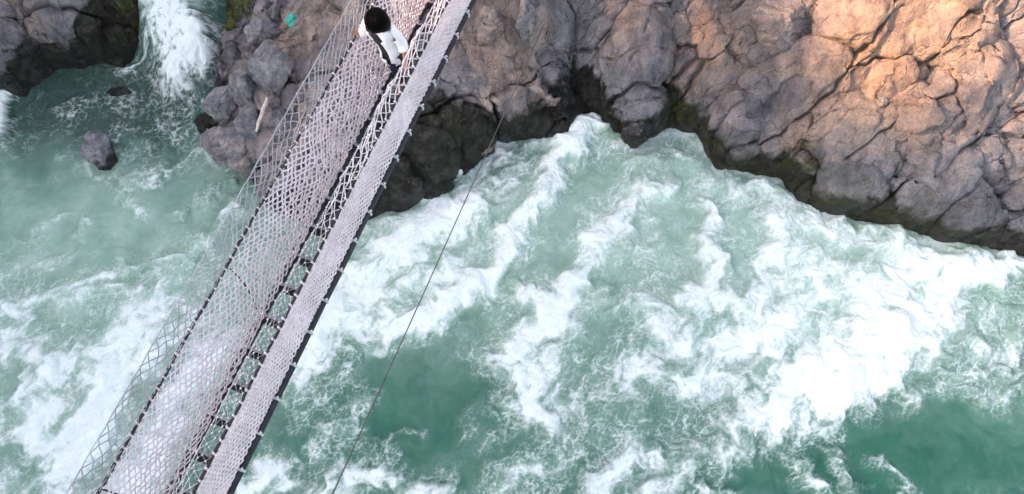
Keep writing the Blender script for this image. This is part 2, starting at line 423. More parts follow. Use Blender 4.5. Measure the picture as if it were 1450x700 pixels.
# ------------------------------------------------------------------ river water with foam carried along the current
wxs = spaced(-14.4, 14.6, .0255, -70, 70); wys = spaced(-.6, 15.4, .0255, -45, 60)
X, Y = np.meshgrid(wxs, wys)
def psi(X, Y):     # stream function of the eddies
    return .62*perlin(X*.42, Y*.42, 101) + .26*perlin(X*.95+3, Y*.95, 102) + .085*perlin(X*2.1, Y*2.1+5, 103) + .022*perlin(X*4.4+1, Y*4.4, 104)
PS = psi(X, Y)
U = np.gradient(PS, wys, axis=0); Vv = -np.gradient(PS, wxs, axis=1)
def samp(A, x, y):
    fi = np.interp(x, wxs, np.arange(len(wxs))); fj = np.interp(y, wys, np.arange(len(wys)))
    i = np.minimum(fi.astype(np.int32), len(wxs)-2); j = np.minimum(fj.astype(np.int32), len(wys)-2)
    a = fi-i; b = fj-j
    return (A[j, i]*(1-a) + A[j, i+1]*a)*(1-b) + (A[j+1, i]*(1-a) + A[j+1, i+1]*a)*b
bx, by = X.copy(), Y.copy()
for k in range(10):
    u = samp(U, bx, by); v = samp(Vv, bx, by)
    bx = bx - .085*u; by = by - .085*v
hx, hy = X.copy(), Y.copy()
hx = X + (bx-X)*.5; hy = Y + (by-Y)*.5

STROKES = [ # pixels, half width in pixels, strength
 ([(1442, 364), (1400, 378)], 13, 1.1),
 ([(1385, 388), (1340, 415)], 26, 1.1),
 ([(1310, 448), (1270, 490), (1210, 535), (1140, 570), (1080, 600)], 40, 1.15),
 ([(1350, 385), (1310, 400), (1265, 435), (1190, 500), (1120, 540)], 36, 1.0),
 ([(1330, 375), (1230, 345), (1150, 325), (1100, 300)], 34, .6),
 ([(1230, 400), (1130, 380), (1080, 400), (1060, 450)], 46, .62),
 ([(1100, 310), (1090, 350), (1080, 410), (1030, 440), (985, 415)], 20, .85),
 ([(1006, 300), (1010, 340), (1012, 380), (980, 408), (958, 420)], 18, .95),
 ([(1150, 440), (1080, 480), (1000, 480), (930, 470)], 40, .72),
 ([(1100, 520), (1030, 530), (960, 520), (900, 530)], 36, .66),
 ([(845, 180), (815, 205), (792, 222), (770, 265), (752, 285), (726, 340), (702, 385), (650, 425), (590, 455), (550, 472)], 21, 1.05),
 ([(900, 190), (860, 200), (810, 215)], 20, .5),
 ([(945, 262), (905, 285), (880, 315), (850, 340), (838, 370), (815, 402), (780, 425), (745, 410)], 22, .78),
 ([(900, 320), (890, 345), (860, 360)], 16, .5), ([(960, 440), (900, 430), (860, 440)], 12, .5), ([(690, 640), (720, 610), (760, 610)], 8, .42), ([(590, 600), (560, 620), (520, 615)], 7, .4),
 ([(655, 290), (610, 320), (560, 355), (520, 395), (480, 440), (440, 490), (425, 520)], 46, 1.05),
 ([(700, 260), (740, 230), (700, 300), (660, 350)], 22, .5),
 ([(640, 380), (560, 420), (500, 470)], 30, .75),
 ([(780, 440), (740, 490), (725, 515), (745, 560), (757, 585)], 32, .95),
 ([(850, 420), (790, 480), (770, 520)], 26, .55),
 ([(690, 590), (660, 600), (655, 620)], 12, .45),
 ([(930, 560), (870, 590), (820, 580), (780, 560)], 40, .5),
 ([(1045, 605), (1020, 620), (985, 640), (950, 670), (930, 690)], 28, .8),
 ([(915, 650), (880, 665), (850, 690)], 30, .8),
 ([(800, 640), (770, 660), (720, 700)], 26, .45),
 ([(620, 700), (570, 680), (520, 670), (470, 690)], 20, .82),
 ([(440, 700), (370, 680), (340, 690)], 22, .8),
 ([(520, 560), (500, 600), (470, 620)], 18, .5),
 ([(430, 590), (460, 560), (480, 540)], 24, .4),
 ([(560, 640), (500, 630), (450, 650)], 12, .38),
 ([(250, 430), (210, 470), (170, 520), (140, 570), (110, 630), (90, 690)], 46, 1.0),
 ([(60, 520), (40, 560), (70, 610), (110, 650)], 34, .8),
 ([(0, 480), (60, 500), (120, 510)], 26, .55),
 ([(300, 500), (240, 600), (180, 700)], 44, .8),
 ([(0, 450), (70, 420), (150, 395), (220, 372), (280, 355), (340, 300)], 13, .62),
 ([(0, 490), (60, 440), (130, 420), (220, 420)], 16, .5),
 ([(60, 380), (100, 350), (120, 310)], 9, .35),
 ([(200, 300), (160, 270), (230, 245)], 10, .36),
 ([(180, 255), (230, 230), (300, 215)], 9, .38),
 ([(0, 340), (40, 330), (90, 300)], 9, .3),
 ([(330, 260), (300, 285), (250, 300)], 10, .4),
 ([(255, -60), (256, 0), (262, 45), (268, 75), (276, 105)], 50, 1.7),
 ([(240, 60), (215, 85), (192, 92)], 12, .9),
 ([(0, 140), (4, 170), (8, 195)], 11, 1.2),
 ([(210, 150), (150, 150), (100, 160)], 22, .27),
 ([(280, 180), (230, 170), (180, 200)], 22, .3),
 ([(645, 235), (655, 240), (660, 225)], 8, .9),
 ([(720, 215), (690, 235), (680, 260)], 18, .5),
 ([(700, 210), (760, 205), (800, 200)], 14, .45),
 ([(1125, 640), (1150, 690)], 14, .62), ([(1175, 640), (1215, 700)], 12, .55), ([(1080, 660), (1110, 635)], 9, .5), ([(1230, 650), (1290, 700)], 10, .5), ([(1010, 640), (1025, 690)], 7, .45),
 ([(1260, 545), (1300, 560), (1380, 560), (1450, 545)], 15, .58), ([(1290, 520), (1360, 535), (1450, 520)], 9, .5),
 ([(1400, 460), (1440, 440), (1470, 450)], 14, .42), ([(1340, 490), (1400, 500), (1450, 480)], 18, .46), ([(1350, 455), (1380, 445), (1400, 435)], 7, .4),
 ([(1000, 690), (1040, 700)], 10, .6), ([(850, 300), (900, 240), (960, 230)], 20, .32), ([(960, 220), (1000, 250), (1050, 270)], 22, .5),
 ([(1050, 265), (1100, 275), (1150, 310)], 18, .55), ([(1180, 320), (1260, 345), (1400, 370)], 18, .6),
 ([(1560, 372), (1700, 390), (2600, 440)], 12, .8), ([(-100, 560), (-500, 640), (-1200, 700)], 120, .8), ([(0, 700), (-300, 500)], 60, .5),
]
def part(k): return X + (bx-X)*k, Y + (by-Y)*k
ax_, ay_ = part(.45)
bx2 = ax_ + .16*fbm(X*1.1, Y*1.1, 120, 6, .62); by2 = ay_ + .16*fbm(X*1.1+7, Y*1.1, 126, 6, .62)
DENS = np.zeros(X.shape); inv = np.ones(X.shape)
for pts, hw, st in STROKES:
    w = W(pts); hwm = hw/57.0
    lo = w.min(0)-hwm*3-1.2; hi = w.max(0)+hwm*3+1.2
    j0, j1 = np.searchsorted(wys, [lo[1], hi[1]]); i0, i1 = np.searchsorted(wxs, [lo[0], hi[0]])
    sl = (slice(j0, j1), slice(i0, i1))
    if j1 <= j0 or i1 <= i0: continue
    d = polydist(bx2[sl], by2[sl], w)
    k = np.clip(st*np.exp(-(d/hwm)**2*.9), 0, 1.6)
    DENS[sl] = np.maximum(DENS[sl], k) + .25*np.minimum(DENS[sl], k)
SMOOTH = DENS.copy()
cas = sstep(9.9, 10.6, Y)*sstep(-4.5, -5.5, X)*sstep(-10.5, -9.6, X)
DENS = DENS*(1 - cas*np.clip(.24-.8*fbm(X*2.0, Y*1.3, 210, 6, .7), 0, .8))
def blob(px, py, rx, ry=None):
    c = P(px, py)[:2]; rx = rx/57.; ry = (ry or rx*57.)/57.
    return np.exp(-(((hx-c[0])/rx)**2 + ((hy-c[1])/ry)**2))
# overall churn: little on the calm tongues, more in the middle of the rapid
BASE = .20 + .10*blob(1100, 400, 330, 200) + .06*blob(850, 300, 250, 150) + .05*blob(560, 430, 200, 140) + .06*blob(80, 560, 200, 120)
for px, py, rx, ry, a in [(560, 540, 110, 75, .18), (610, 600, 90, 70, .16), (1240, 640, 210, 55, .17), (1050, 670, 60, 40, .2), (850, 470, 34, 34, .18), (690, 470, 36, 20, .1), (840, 265, 75, 42, .14),
                          (985, 345, 45, 40, .10), (770, 350, 45, 40, .10), (150, 290, 160, 50, .10), (160, 140, 130, 60, .08), (40, 320, 100, 50, .08), (430, 560, 60, 40, .12), (1380, 620, 120, 60, .12), (870, 600, 30, 16, .1)]:
    BASE = BASE - a*blob(px, py, rx, ry)
wA, wB = part(.35)
wA = wA + .12*fbm(X*2.2, Y*2.2, 130, 5, .6); wB = wB + .12*fbm(X*2.2+5, Y*2.2, 135, 5, .6)
ca, sa = math.cos(.65), math.sin(.65)
la = (wA*ca+wB*sa)*.62; lb = -wA*sa+wB*ca                # drawn out along the current
cloud = fbm(la*1.1, lb*1.1, 140, 7, .62)
puff = fbm(wA*3.0, wB*3.0, 147, 5, .68)
grain = fbm(X*9, Y*9, 160, 3, .7)
dA = fbm(X*2.6, Y*2.6, 200, 4, .65); dB = fbm(X*2.6+9, Y*2.6, 204, 4, .65)
_, n1 = cells(la*1.35+.34*dA, lb*1.35+.34*dB, 11); _, n2 = cells(wA*2.7+3+.38*dB, wB*2.9+.38*dA, 12); _, n3 = cells(X*5.6+.6*dA+.4*puff, Y*5.6+.6*dB, 13)
fil = ridged(la*1.3, lb*1.3, 150, 6, .64); fil2 = ridged(wA*3.4, wB*3.4, 156, 4, .64)
bil = cloud; fin = grain
amt = np.clip(DENS+BASE, 0, 1.3)
f = DENS*.86 + BASE*.8 - .055 + .60*cloud*(.42+.62*DENS) + .46*puff*(.35+.62*DENS) + .10*grain*(.3+DENS) + .30*(fil-.72)
thick = sstep(.44, .96, f)
zone = sstep(.08, .42, amt)*sstep(-.5, .2, cloud+.5*DENS)
lace = sstep(.10, .0, n1)*.72*sstep(-.3, .3, puff) + .0
lace2 = sstep(.12, .0, n2)*.62*sstep(-.35, .25, cloud); lace3 = sstep(.16, .0, n3)*.28
lace4 = sstep(.84, .98, fil)*.7 + sstep(.82, 1.05, fil2)*.25
veil = sstep(.22, .8, f)*.14
FOAM = 1-(1-thick)*(1-lace*zone)*(1-lace2*zone)*(1-lace3*zone)*(1-np.clip(lace4, 0, .6)*zone)*(1-veil)
FOAM = FOAM*(1-.22*sstep(.1, .7, -puff+.3*grain)*thick*sstep(1.3, .7, DENS))
dsh = np.maximum(sdist(X, Y, BANKW), sdist(X, Y, LEFTW)); 
FOAM = np.maximum(FOAM, np.exp(-((dsh+.12+.12*puff)/.20)**2)*.62*sstep(-.25, .3, cloud+.4*puff)*sstep(-5.2, -4.2, X))
for px, py, rr_ in ((148, 232, .50), (172, 140, .34), (324, 216, .55), (297, 186, .35), (655, 236, .5), (697, 217, .28), (905, 195, .45)):
    c_ = P(px, py)[:2]; q_ = np.hypot(X-c_[0], (Y-c_[1])*1.1) + .10*puff
    FOAM = np.maximum(FOAM, np.exp(-((q_-rr_)/.07)**2)*.45*sstep(-.3, .3, grain+cloud))
FOAM = np.clip(FOAM, 0, 1)
MILK = .2 + .72*blob(900, 300, 330, 170) + .5*blob(1180, 380, 260, 140) + .62*blob(120, 330, 300, 170) + .35*blob(60, 560, 260, 170) + .35*blob(560, 400, 200, 140) + .25*blob(1400, 450, 120, 90) + .12*blob(850, 560, 250, 120)
MILK = MILK - .8*blob(170, 130, 210, 85) - .3*blob(560, 560, 170, 90) - .25*blob(1250, 660, 300, 80) - .3*blob(700, 225, 80, 40)
MILK = np.clip(MILK*.88 + .32*DENS + .14*bil + .12*puff*.5, 0, 1)
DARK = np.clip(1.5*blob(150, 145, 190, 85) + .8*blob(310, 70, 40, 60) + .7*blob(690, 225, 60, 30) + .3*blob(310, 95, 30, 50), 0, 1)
# relief: standing waves, lumps of foam and the side stream coming down its step
ridge = sstep(0, 1.1, SMOOTH)
WZ = .26*ridge + .16*fbm(hx*.7, hy*.7, 170, 2)*(.4+ridge) + .05*thick*puff + .02*fbm(hx*2.2, hy*2.2, 174, 3)*(.5+ridge) + .004*fin*(.3+FOAM)
WZ += .06*np.sin(2.2*(hx*.6+hy*.8) + 2*cloud)*(1-ridge)*.5
ds = polydist(X, Y, STREAM)
WZ += .95*sstep(10.3, 12.6, Y)*np.exp(-(ds/1.15)**4) + 1.6*sstep(12.6, 17, Y)*np.exp(-(ds/1.15)**4)
WZ = np.where(np.hypot(X, Y-8) > 30, 0, WZ)
me = np_mesh('water', np.stack([X, Y, WZ], -1).reshape(-1, 3), grid_faces(len(wys), len(wxs)))
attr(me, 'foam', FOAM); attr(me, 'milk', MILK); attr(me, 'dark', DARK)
t = NT('river_water'); pos = t.new('ShaderNodeNewGeometry').outputs['Position']
fo = t.attr('foam'); mi = t.attr('milk'); dk = t.attr('dark')
fn = t.noise(pos, 13, 7, .8, .1)
fo2 = t.math('ADD', fo, t.math('MULTIPLY', t.math('SUBTRACT', fn, .5), t.math('MULTIPLY', t.math('MULTIPLY', fo, t.math('SUBTRACT', 1.15, fo)), 3.0)), True)
deep = t.ramp(t.noise(pos, .8, 4), [(.3, (.026, .108, .072)), (.7, (.05, .15, .103))])
milkc = t.ramp(t.noise(pos, 1.6, 5), [(.3, (.27, .385, .31)), (.7, (.41, .53, .45))])
col = t.mix(mi, deep, milkc)
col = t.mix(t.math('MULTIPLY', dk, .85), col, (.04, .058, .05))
foamc = t.ramp(t.noise(pos, 5, 6, .6), [(.3, (.74, .80, .79)), (.6, (.83, .855, .845))])
col = t.mix(fo2, col, foamc)
t.set('Base Color', col); t.set('Roughness', t.ramp(fo2, [(0, .2), (.5, .8), (1, .95)])); t.set('IOR', 1.33)
t.set('Specular IOR Level', t.ramp(fo2, [(0, .2), (.4, .04), (1, .0)]))
hb = t.math('ADD', t.noise(pos, 3.2, 8, .68, .2), t.math('MULTIPLY', t.math('MULTIPLY', t.noise(pos, 15, 6, .75, .1), fo2), .9))
t.set('Normal', t.bump(hb, .36, .085))
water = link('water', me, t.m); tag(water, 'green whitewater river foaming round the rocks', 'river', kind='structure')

# ------------------------------------------------------------------ boulders
def boulder(name, px, py, wpx, hpx, tall, seed, label, cat='boulder', group=None, wetk=0.0, warmv=0.0, rz=0.0, sink=.22, z=None, mat=None, sub=5):
    if z is None:
        c = on_final(px, py+hpx*.12); z = max(c[2], -.05)-.06; c = P(px, py+hpx*.12, z+.06)
    else: c = P(px, py, z)
    dist = CAMZ-z; s = dist/F/.98
    a, b, tall = wpx*s*.5*1.24, hpx*s*.5*1.3, tall*1.22
    rg = np.random.default_rng(seed)
    bm = bmesh.new(); bmesh.ops.create_icosphere(bm, subdivisions=sub, radius=1.0)
    v = np.array([q.co[:] for q in bm.verts]); v /= np.linalg.norm(v, axis=1, keepdims=True)
    n = rg.normal(size=(19, 3)); n /= np.linalg.norm(n, axis=1, keepdims=True); dd = rg.uniform(.60, .90, 19)
    dots = v@n.T; rr = np.where(dots > .05, dd/np.maximum(dots, .05), 9.0)
    r = -np.log(np.exp(-rr*60).sum(1)+np.exp(-1.2*60))/60
    hc1, ec1 = cells(v[:, 0]*1.9+seed, v[:, 1]*1.9+v[:, 2]*1.5, 5, .9); hc2, ec2 = cells(v[:, 0]*4.3+seed, v[:, 1]*4.3+v[:, 2]*3.5, 6, 1.0)
    r = r*(1 + .08*fbm(v[:, 0]*1.6+seed, v[:, 1]*1.6+v[:, 2]*1.3, 5, 4) + .035*fbm(v[:, 0]*6+seed, v[:, 1]*6+v[:, 2]*5, 8, 3) + .09*hc1 + .035*hc2)
    q = v*r[:, None]; q *= np.array([a, b, tall])
    for i, vert in enumerate(bm.verts): vert.co = q[i]
    me = bpy.data.meshes.new(name); bm.to_mesh(me); bm.free()
    me.polygons.foreach_set('use_smooth', np.ones(len(me.polygons), bool))
    zl = q[:, 2]+z+tall*(1-sink*2)*.5
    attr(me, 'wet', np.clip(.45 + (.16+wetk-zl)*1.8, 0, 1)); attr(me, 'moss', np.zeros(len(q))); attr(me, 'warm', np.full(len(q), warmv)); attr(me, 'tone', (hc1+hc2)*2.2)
    o = link(name, me, mat or M_boulder); o.location = (c[0], c[1], z+tall*(1-sink*2)*.5); o.rotation_euler = (0, 0, rz)
    tag(o, label, cat, group); return o
G1 = 'boulders heaped on the bank beside the side stream'
boulder('boulder', 148, 220, 42, 56, .56, 3, 'lone grey pointed rock standing out of the green water left of the bridge', wetk=.16, z=-.02, rz=.25, warmv=-.3)
boulder('boulder', 376, 50, 56, 44, .5, 4, 'pale block with a tan face at the top of the heap beside the cascade', group=G1, warmv=.25)
boulder('boulder', 382, 98, 56, 62, .56, 5, 'large grey slab in the heap just below the tan faced block', group=G1, warmv=-.2)
boulder('boulder', 350, 126, 52, 48, .56, 6, 'flat bluish grey boulder in the middle of the heap', group=G1, warmv=-.3)
boulder('boulder', 316, 152, 56, 46, .56, 17, 'rounded dark grey boulder at the edge of the side stream', group=G1, warmv=-.3, wetk=.05)
boulder('boulder', 357, 178, 44, 50, .56, 8, 'dark slate boulder right under the bleached stick', group=G1, warmv=-.6)
boulder('boulder', 324, 204, 56, 54, .56, 9, 'brown boulder with a wet black foot, lowest of the heap at the water', group=G1, warmv=.25, wetk=.12)
boulder('boulder', 297, 178, 30, 30, .3, 10, 'small black wet rock at the water below the rounded boulder', group=G1, wetk=1.0)
boulder('boulder', 390, 142, 22, 34, .3, 21, 'small pinkish upright slab right of the bleached stick', group=G1, warmv=.5)
boulder('boulder', 398, 172, 36, 40, .32, 22, 'tan grey boulder between the bleached stick and the bridge net', group=G1, warmv=.15)
boulder('boulder', 349, 234, 36, 34, .3, 12, 'mossy olive rock at the water in front of the bridge net', wetk=.2, warmv=.3)
boulder('boulder', 690, 214, 24, 22, .3, 13, 'small brown wet rock in the white water under the hanging cable', wetk=.12, warmv=.9, z=.0)
boulder('boulder', 655, 226, 40, 46, .45, 14, 'black wet rock splashed by foam right of the bridge', wetk=1.0, z=.0)
boulder('boulder', 618, 262, 60, 50, .55, 15, 'broad black wet rock at the foot of the bank right of the bridge', wetk=1.2, z=.02)
boulder('boulder', 905, 182, 46, 34, .45, 16, 'dark wet boulder at the waterline between the two gullies', wetk=.8)
boulder('boulder', 172, 134, 34, 20, .14, 18, 'low dark rock just breaking the water under the cascade', wetk=1.0, z=-.07)
boulder('boulder', 1100, 26, 92, 74, .6, 19, 'big tan boulder wedged above a black crack on the right cliff', warmv=.3, sink=.4, mat=M_rock)
boulder('stone', 1248, 143, 20, 19, .14, 20, 'small pale smooth stone lodged on the orange cliff', 'stone', warmv=.8, sub=4)
boulder('boulder', 690, 36, 54, 56, .5, 23, 'rounded tan boulder on the bank just right of the bridge', warmv=.5, sink=.42, mat=M_rock)
boulder('boulder', 742, 24, 40, 50, .4, 24, 'greyish brown boulder next to the rounded tan one by the bridge', warmv=.1, sink=.42, mat=M_rock)

# driftwood and litter
c = on_final(370, 162); zt = max(c[2], .3)
a = P(378, 139, zt+.62); b = P(362, 187, zt+.42)
pts = [a + (b-a)*k/9 + np.array([.012*math.sin(k*1.7), .012*math.cos(k*1.3), -.0]) for k in range(10)]
M_drift = plain('bleached_wood', (.55, .47, .40), .8, .2, 14, .4)
o = link('driftwood_stick', merge(*path_tube(pts, [.03, .042, .045, .05, .048, .045, .043, .04, .036, .022], 8)), M_drift)
tag(o, 'bleached driftwood stick lying on the dark boulders', 'stick')
bm = bmesh.new(); bmesh.ops.create_icosphere(bm, subdivisions=3, radius=.15)
for v in bm.verts:
    p = v.co; k = 1 + .5*math.sin(p.x*41+1)*math.cos(p.y*37) + .25*math.sin(p.z*53)
    v.co = Vector((p.x*k*.9, p.y*k*1.1, p.z*k*.55))
me = bpy.data.meshes.new('plastic_bag'); bm.to_mesh(me); bm.free()
c = on_final(414, 29); c = P(414, 29, c[2]+.07)
o = link('plastic_bag', me, plain('turquoise_plastic', (.05, .45, .36), .45, .3, 9)); o.location = c
tag(o, 'crumpled turquoise plastic bag lying on the bank by the bridge', 'litter')

# ------------------------------------------------------------------ grass tufts on the rock beside the cascade
M_grass = plain('bank_grass', (.10, .11, .025), .8, .5, 3.0)
def tuft(px, py, r, n, label, seed):
    rg = random.Random(seed); c = on_final(px, py); V = []; Fq = []
    for k in range(n):
        a = rg.random()*6.283; q = r*math.sqrt(rg.random()); x = c[0]+q*math.cos(a); y = c[1]+q*math.sin(a); z = terrain_z(x, y)
        L = rg.uniform(.1, .26); a2 = rg.random()*6.283; lean = rg.uniform(.2, .9)*L; w = .009
        dx, dy = math.cos(a2), math.sin(a2); i = len(V)
        V += [(x-dy*w, y+dx*w, z-.02), (x+dy*w, y-dx*w, z-.02), (x+dx*lean*.5+dy*w*.7, y+dy*lean*.5-dx*w*.7, z+L*.62), (x+dx*lean*.5-dy*w*.7, y+dy*lean*.5+dx*w*.7, z+L*.62), (x+dx*lean, y+dy*lean, z+L*.8)]
        Fq += [(i, i+1, i+2, i+3), (i+3, i+2, i+4, i+4)]
    me = bpy.data.meshes.new('grass_tuft'); me.from_pydata([tuple(map(float, v)) for v in V], [], [f if f[2] != f[3] else f[:3] for f in Fq]); me.update()
    for o_ in [link('grass_tuft', me, M_grass)]: tag(o_, label, 'grass', 'grass tufts on the rock beside the cascade')
tuft(340, 12, .42, 420, 'olive grass tuft at the top edge right of the cascade', 1)
tuft(328, 40, .15, 240, 'yellowish grass tuft hanging over the side stream below the top one', 2)
tuft(196, 30, .22, 200, 'dark green tuft on the wet rock left of the cascade', 3)

# ------------------------------------------------------------------ rope bridge
DZ, HZ, UZ = 5.5, 6.62, 7.35
az = math.atan2(1.073, 2.82); DIR = np.array([math.sin(az), math.cos(az), 0]); NRM = np.array([math.cos(az), -math.sin(az), 0])
ORG = P(460, 350, DZ)*np.array([1, 1, 0])
S0, S1 = -9.5, 12.5
def line(p0, p1, z):
    """the rope through two pixels at height z: offset n(s) across the bridge, as a straight 3-D line"""
    a, b = P(*p0, z), P(*p1, z)
    def sn(p): q = p-ORG; return q@DIR, q@NRM
    (s0, n0), (s1, n1) = sn(a), sn(b)
    k = (n1-n0)/(s1-s0)*.6; nm = (n0+n1)/2; sm = (s0+s1)/2
    return lambda s: (ORG*np.array([1, 1, 0]))[None]*1.0 + np.asarray(s, float)[:, None]*DIR[None] + (nm + k*(np.asarray(s, float)-sm))[:, None]*NRM[None] + np.array([[0, 0, z]])
LB = line((606, 0), (240, 700), DZ); RB = line((669, 0), (324, 700), DZ)
LH = line((532, 0), (139, 700), HZ); RH = line((635, 0), (274, 700), HZ)
LU = line((497, 0), (95, 700), UZ); RU = line((619, 0), (246, 700), UZ)
bridge = empty('rope_bridge', tuple(ORG + np.array([0, 0, DZ])))
tag(bridge, 'long net sided rope footbridge with a dark beam deck crossing the rapids', 'footbridge')
OFF = np.array(bridge.location)
M_net = plain('pale_net_rope', (.74, .65, .68), .85, .15, 5.0)
M_net2 = plain('grey_net_rope', (.36, .345, .37), .85, .3, 2.0)
M_dark = plain('dark_rope', (.035, .03, .035), .85, .4, 12.0)
M_beam = plain('black_deck_beam', (.026, .025, .032), .6, .35, 6.0, .3)
M_tie = plain('white_tie', (.66, .64, .66), .7, .15, 12.0)
M_wire = plain('deck_wire', (.20, .20, .22), .6, .3, 6.0)
M_batten = plain('grey_batten', (.42, .41, .43), .75, .3, 7.0)
def bpart(name, parts, m, parent=None):
    parts = [(np.asarray(V)-OFF[None], Fq) for V, Fq in parts]
    return link(name, merge(*parts), m, parent or bridge)
def net(A, B, cell, rows, r, bulge, knots, jit, seed, s0=S0, s1=S1, knot_r=.02, wave=0.0, slack=0.0, thin=None):
    rg = np.random.default_rng(seed); n = int((s1-s0)/cell)
    P_ = []
    for j in range(rows+1):
        s = s0 + (np.arange(n+1) + (.5 if j % 2 else 0))*cell
        t = j/rows; a = A(s); b = B(s)
        ctr = a*(1-t) + b*t
        h = b-a; o = np.cross(np.broadcast_to(DIR, h.shape), h); o /= np.linalg.norm(o, axis=1, keepdims=True)
        k = 4*t*(1-t)
        bl = bulge + wave*np.sin(s*1.9+seed)*.6 + wave*.5*np.sin(s*4.3+2*seed)
        pj = ctr + o*(bl*k)[:, None] if np.ndim(bl) else ctr + o*bl*k
        pj = pj + DIR*(slack*k*np.sin(s*1.1+seed))[:, None]
        m = 0 if j in (0, rows) else 1
        pj = pj + rg.normal(0, jit, pj.shape)*m
        P_.append(pj)
    A_, B_ = [], []
    for j in range(rows):
        a, b = P_[j], P_[j+1]
        A_.append(a); B_.append(b)
        if j % 2: A_.append(a[:-1]); B_.append(b[1:])
        else: A_.append(a[1:]); B_.append(b[:-1])
    A_ = np.concatenate(A_); B_ = np.concatenate(B_)
    rr = r*(.9+.25*rg.random(len(A_)))
    if thin: rr = rr*thin((A_-ORG[None])@DIR)
    parts = [tubes(A_, B_, rr, 4)]
    if knots:
        K = np.concatenate(P_); parts.append(octas(K, knot_r))
    return parts, P_
def loops(Ln, step, r, rad, s0=S0, s1=S1):
    """whipping of white cord round a rope"""
    s = np.arange(s0, s1, step); s = s + np.random.default_rng(5).normal(0, step*.08, len(s))
    c = Ln(s); A_, B_ = [], []
    for k in range(6):
        a0, a1 = 2*math.pi*k/6, 2*math.pi*(k+1)/6
        for ds in (0,):
            A_.append(c + rad*(math.cos(a0)*NRM + math.sin(a0)*np.array([0, 0, 1])) + DIR*.01*k)
            B_.append(c + rad*(math.cos(a1)*NRM + math.sin(a1)*np.array([0, 0, 1])) + DIR*.01*(k+1))
    return tubes(np.concatenate(A_), np.concatenate(B_), r, 4)
# side nets
LBn = line((604, 0), (247, 700), DZ+.10)
pL, gL = net(LH, LBn, .160, 26, .0165, -.10, False, .011, 3, wave=.08, slack=.06, thin=lambda q: .98-.24*sstep(.6, -1.2, q))
pL.append(loops(LH, .178, .016, .034))
tag(bpart('side_net', pL, M_net), 'wide pale net wall on the left of the deck')
pR, gR = net(RH, RB, .125, 21, .0135, .05, False, .003, 4, wave=.02, slack=.05)
pR2, _ = net(RH, RB, .135, 24, .0115, .085, False, .004, 6, wave=.02, slack=-.06)
pR += pR2; pR.append(loops(RH, .19, .016, .034))
tag(bpart('side_net', pR, M_net), 'dense double net wall on the right of the deck')
# upper nets
pu, gu = net(LU, LH, .20, 7, .0098, -.03, True, .012, 8, knot_r=.017, wave=.05)
tag(bpart('upper_net', pu, M_net2), 'thin grey net above the left hand rope')
pu, gu = net(RU, RH, .19, 6, .0098, .05, True, .018, 9, knot_r=.016, wave=.05, thin=lambda q: 1-.78*sstep(1.0, -.6, q)*sstep(-5.0, -3.6, q))
pu.append(octas(RU(np.arange(.8, S1, .38)), .024))
tag(bpart('upper_net', pu, M_net), 'loose knotted pale net above the right hand rope')
# ropes
def rope(Ln, r, m, name, wob=.006):
    s = np.arange(S0, S1+.01, .22); p = Ln(s); rg = np.random.default_rng(2)
    p = p + rg.normal(0, wob, p.shape); return bpart(name, path_tube(p, r, 7), m)
rope(LH, .025, M_dark, 'hand_rope'); rope(RH, .025, M_dark, 'hand_rope')
rope(LU, .009, M_net2, 'top_rope'); rope(RU, .006, M_net2, 'top_rope')
# lashings from hand rope to deck beam
for s in (-7.7, -4.2, -.75, 2.75, 6.2, 9.6):
    for H, B, sg in ((LH, LB, -1), (RH, RB, 1)):
        ss = s + (.0 if sg > 0 else -.35)
        t = np.linspace(0, 1, 12); a = H(np.array([ss])); b = B(np.array([ss-.42]))
        hh = (b-a)[0]; o = np.cross(DIR, hh); o /= np.linalg.norm(o)
        q = a*(1-t)[:, None] + b*t[:, None] + (o*(.12 if sg > 0 else .02))[None]*(4*t*(1-t))[:, None] + DIR*(.10*np.sin(t*math.pi))[:, None]
        bpart('lashing_rope', path_tube(q, .014, 6), M_dark)
# deck: beams in lengths along both edges, cross bars, wire mesh
STEP = .575
bm = bmesh.new(); bmesh.ops.create_cube(bm, size=1.0)
for v in bm.verts: v.co = Vector((v.co.x*.105, v.co.y*(STEP-.035), v.co.z*.13))
bmesh.ops.bevel(bm, geom=bm.edges[:], offset=.022, segments=3, affect='EDGES', profile=.6)
beam_me = bpy.data.meshes.new('beam'); bm.to_mesh(beam_me); bm.free(); beam_me.materials.append(M_beam)
V, Fq = [], []
A_, B_ = [], []
for k in range(10):
    a0, a1 = 2*math.pi*k/10, 2*math.pi*(k+1)/10
    A_.append((.075*math.cos(a0), STEP/2, .088*math.sin(a0))); B_.append((.075*math.cos(a1), STEP/2, .088*math.sin(a1)))
tie_me = merge(tubes(A_, B_, .02, 5), octas([(.06, STEP/2+.02, .09), (-.06, STEP/2-.01, .08)], .034)); tie_me.materials.append(M_tie)
def mk_beam(loc, kk):
    o = bpy.data.objects.new('deck_beam', beam_me); C.objects.link(o); o.parent = bridge
    o.location = loc - OFF; o.rotation_euler = (random.uniform(-.02, .02), random.uniform(-.1, .1), -az+random.uniform(-.012, .012))
    c = bpy.data.objects.new('tie', tie_me); C.objects.link(c); c.parent = o
for k in range(int((S1-S0)/STEP)):
    s = S0 + (k+.5)*STEP
    for Ln in (LB, RB):
        mk_beam(Ln(np.array([s]))[0] + np.array([0, 0, random.uniform(-.008, .008)]), k)
